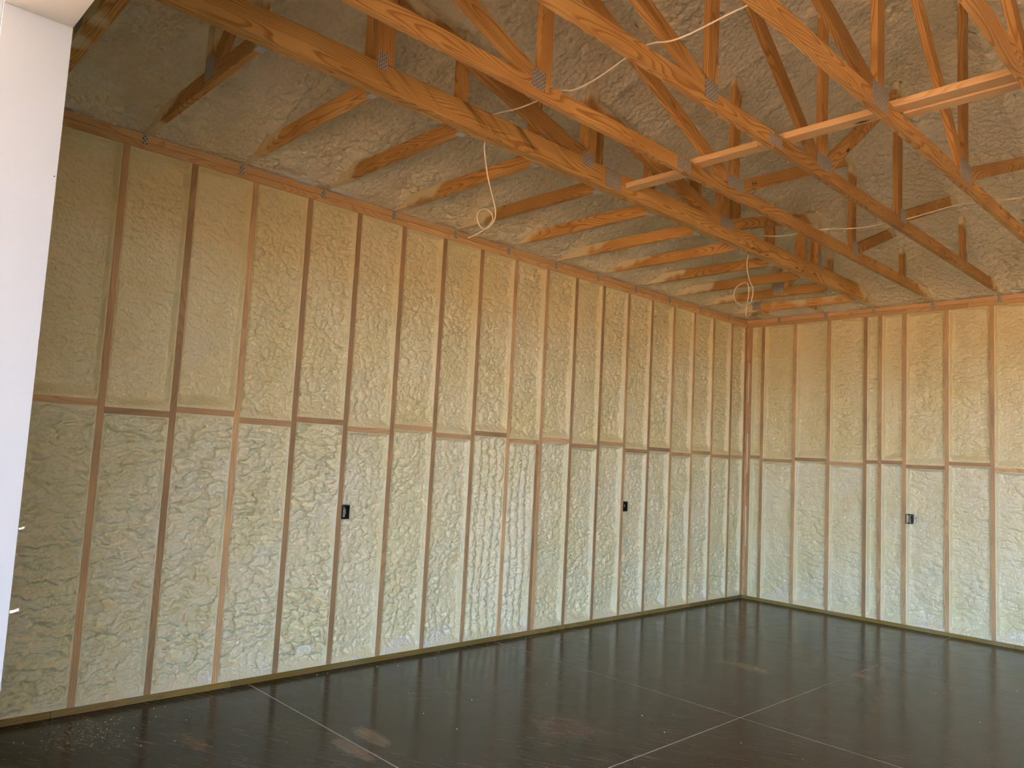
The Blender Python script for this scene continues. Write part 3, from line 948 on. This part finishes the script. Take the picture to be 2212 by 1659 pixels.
# ------------------------------------------------------------------ electrical boxes
def elec_box(WM, u, v, label, n):
    t = thing('electrical_box', WM @ Vector((u, v, 0.0)), label, 'electrical box', 'electrical boxes')
    w, h, d0, d1, th = 0.056, 0.098, -0.062, 0.012, 0.0025
    def part(name, lo, hi, m=M_BOX):
        lo, hi = Vector(lo), Vector(hi)
        sz = hi - lo
        return link(name, box_mesh(sz.x, sz.y, sz.z, m, 0.0004), t, WM @ Matrix.Translation((lo + hi) / 2 + Vector((u, v, 0))))
    part('side_wall', (-w / 2, -h / 2, d0), (-w / 2 + th, h / 2, d1))
    part('side_wall', (w / 2 - th, -h / 2, d0), (w / 2, h / 2, d1))
    part('top_wall', (-w / 2 + th, h / 2 - th, d0), (w / 2 - th, h / 2, d1))
    part('bottom_wall', (-w / 2 + th, -h / 2, d0), (w / 2 - th, -h / 2 + th, d1))
    part('back_panel', (-w / 2 + th, -h / 2 + th, d0), (w / 2 - th, h / 2 - th, d0 + th))
    part('screw_boss', (-0.008, h / 2 - 0.012, d1 - 0.02), (0.008, h / 2 - th, d1 - 0.002))
    part('screw_boss', (-0.008, -h / 2 + th, d1 - 0.02), (0.008, -h / 2 + 0.012, d1 - 0.002))
    for q, (dx, a) in enumerate(((-0.008, 0.3), (0.004, -0.2), (0.011, 0.5))):
        pts = []
        for s in range(7):
            f = s / 6
            pts.append(WM @ Vector((u + dx + 0.006 * math.sin(f * 4 + q), v + 0.034 - 0.064 * f * (0.7 + 0.1 * q), d0 + 0.012 + 0.045 * math.sin(f * 2.6 + a * 0.3))))
        tube('wire', pts, 0.0018, M_WIRE, t, 6, 3)
WML, WMB = wall_matrix('left'), wall_matrix('back')
sy = [y + T / 2 for y in LY]
def right_of(vals, near):
    return min(vals, key=lambda q: abs(q + 0.03 - near)) + 0.0285
elec_box(WML, right_of(sy, -5.585), 1.098, 'open black wall box on the left wall nearer the doorway', 0)
elec_box(WML, right_of(sy, -2.335), 1.112, 'open black wall box on the left wall nearer the far corner', 1)
elec_box(WMB, right_of([x + T / 2 for x in BX], 1.889), 1.120, 'open black wall box on the back wall', 2)

# ------------------------------------------------------------------ foam crumbs on the floor
V, F = [], []
for i in range(110):
    if i < 40:
        x, y = 0.12 + abs(rnd.gauss(0, 0.3)), -7.25 + rnd.gauss(0, 0.3)
    elif i < 75:
        x, y = 0.03 + abs(rnd.gauss(0, 0.12)), rnd.uniform(-7.6, -0.1)
    else:
        x, y = rnd.uniform(0.2, 3.6), rnd.uniform(-7.2, -0.2)
    r = rnd.uniform(0.0016, 0.0042) * (1.5 if i % 17 == 0 else 1)
    k = len(V)
    ph = rnd.uniform(0, 6)
    for j in range(5):
        a = ph + j * 2 * math.pi / 5
        V.append((x + r * math.cos(a) * rnd.uniform(0.7, 1.3), y + r * math.sin(a), 0.0003))
    for j in range(5):
        a = ph + 0.4 + j * 2 * math.pi / 5
        V.append((x + 0.7 * r * math.cos(a), y + 0.7 * r * math.sin(a), r * rnd.uniform(0.7, 1.1)))
    F.append(tuple(k + 5 + j for j in range(5)))
    for j in range(5):
        F.append((k + j, k + (j + 1) % 5, k + 5 + (j + 1) % 5, k + 5 + j))
crumbs = mesh_object('foam_crumbs', V, F, simple('foam_crumb', (0.75, 0.70, 0.58), 0.8))
crumbs['kind'] = 'stuff'
tag(crumbs, 'pale foam crumbs scattered over the dark floor', 'crumbs')

# ------------------------------------------------------------------ small marks and scraps
by_name = {o.get('label'): o for o in bpy.data.objects if o.get('label')}
M_INK = simple('black_ink', (0.02, 0.015, 0.012), 0.7)
def ink(parent, x, y, z, strokes, tilt=0.0):
    V, F = [], []
    for (a0, b0, a1, b1, w) in strokes:
        d = Vector((a1 - a0, b1 - b0)); n = Vector((-d.y, d.x)).normalized() * w / 2
        k = len(V)
        for (p, q) in ((a0 - n.x, b0 - n.y), (a1 - n.x, b1 - n.y), (a1 + n.x, b1 + n.y), (a0 + n.x, b0 + n.y)):
            V.append((0.0, p * math.cos(tilt) - q * math.sin(tilt), p * math.sin(tilt) + q * math.cos(tilt)))
        F.append((k, k + 1, k + 2, k + 3))
    me = bpy.data.meshes.new('ink_mark')
    me.from_pydata(V, [], F); me.materials.append(M_INK)
    return link('ink_mark', me, parent, Matrix.Translation((x, y, z)))
gird, tr2 = by_name[T_LABEL[0]], by_name[T_LABEL[1]]
for (y, z, n) in ((-2.78, 3.412, 3), (-2.66, 3.404, 2), (-2.545, 3.404, 3), (-1.99, 3.408, 3), (-1.87, 3.404, 3), (-1.64, 3.42, 4)):
    ink(gird, G_X[0] + 0.0386, y, z, [(-0.03 + 0.02 * k, 0.008 * ((k * 7) % 3 - 1), -0.012 + 0.02 * k, 0.010 * ((k * 5) % 3 - 1), 0.009) for k in range(n)], -0.1)
ink(tr2, G_X[1] + 0.0192, -3.79, 3.56, [(-0.03, -0.02, -0.03, 0.02, 0.005), (-0.015, -0.02, -0.015, 0.02, 0.004), (0.01, -0.02, 0.01, 0.02, 0.005), (0.03, -0.02, 0.03, 0.02, 0.004), (-0.04, 0.0, 0.04, 0.0, 0.004)], 0.35)
M_TAPE = simple('clear_tape', (0.30, 0.30, 0.30), 0.3)
def scrap(y, z, lab, sc):
    o = mesh_object('tape_scrap', [(0, 0, 0), (0.012, 0.010, 0.004), (0.020, 0.024, 0.010), (0.020, 0.022, 0.020), (0.012, 0.010, 0.014), (0, 0, 0.010),
                                   (0.001, -0.001, 0), (0.013, 0.009, 0.004), (0.021, 0.023, 0.010), (0.021, 0.021, 0.020), (0.013, 0.009, 0.014), (0.001, -0.001, 0.010)],
                    [(0, 1, 4, 5), (1, 2, 3, 4), (6, 11, 10, 7), (7, 10, 9, 8), (0, 6, 7, 1), (1, 7, 8, 2), (2, 8, 9, 3), (3, 9, 10, 4), (4, 10, 11, 5), (5, 11, 6, 0)], M_TAPE)
    o.matrix_basis = Matrix.Translation((DX0 + 0.0005, y, z)) @ Matrix.Scale(sc, 4)
    tag(o, lab, 'tape', 'tape scraps on the door jamb')
scrap(YF0 + 0.001, 1.062, 'curled scrap of clear tape low on the white door jamb', 0.8)
scrap(YF0 + 0.001, 1.288, 'smaller curled scrap of clear tape higher on the white door jamb', 0.5)
for (y, z) in ((-8.097, 2.292), (-8.20, 2.335), (-8.194, 2.152)):
    slab('nail_head', (DX0 - 0.0005, y - 0.0015, z - 0.0015), (DX0 + 0.0008, y + 0.0015, z + 0.0015), M_HOLE if z == 2.292 else M_WIRE, door)
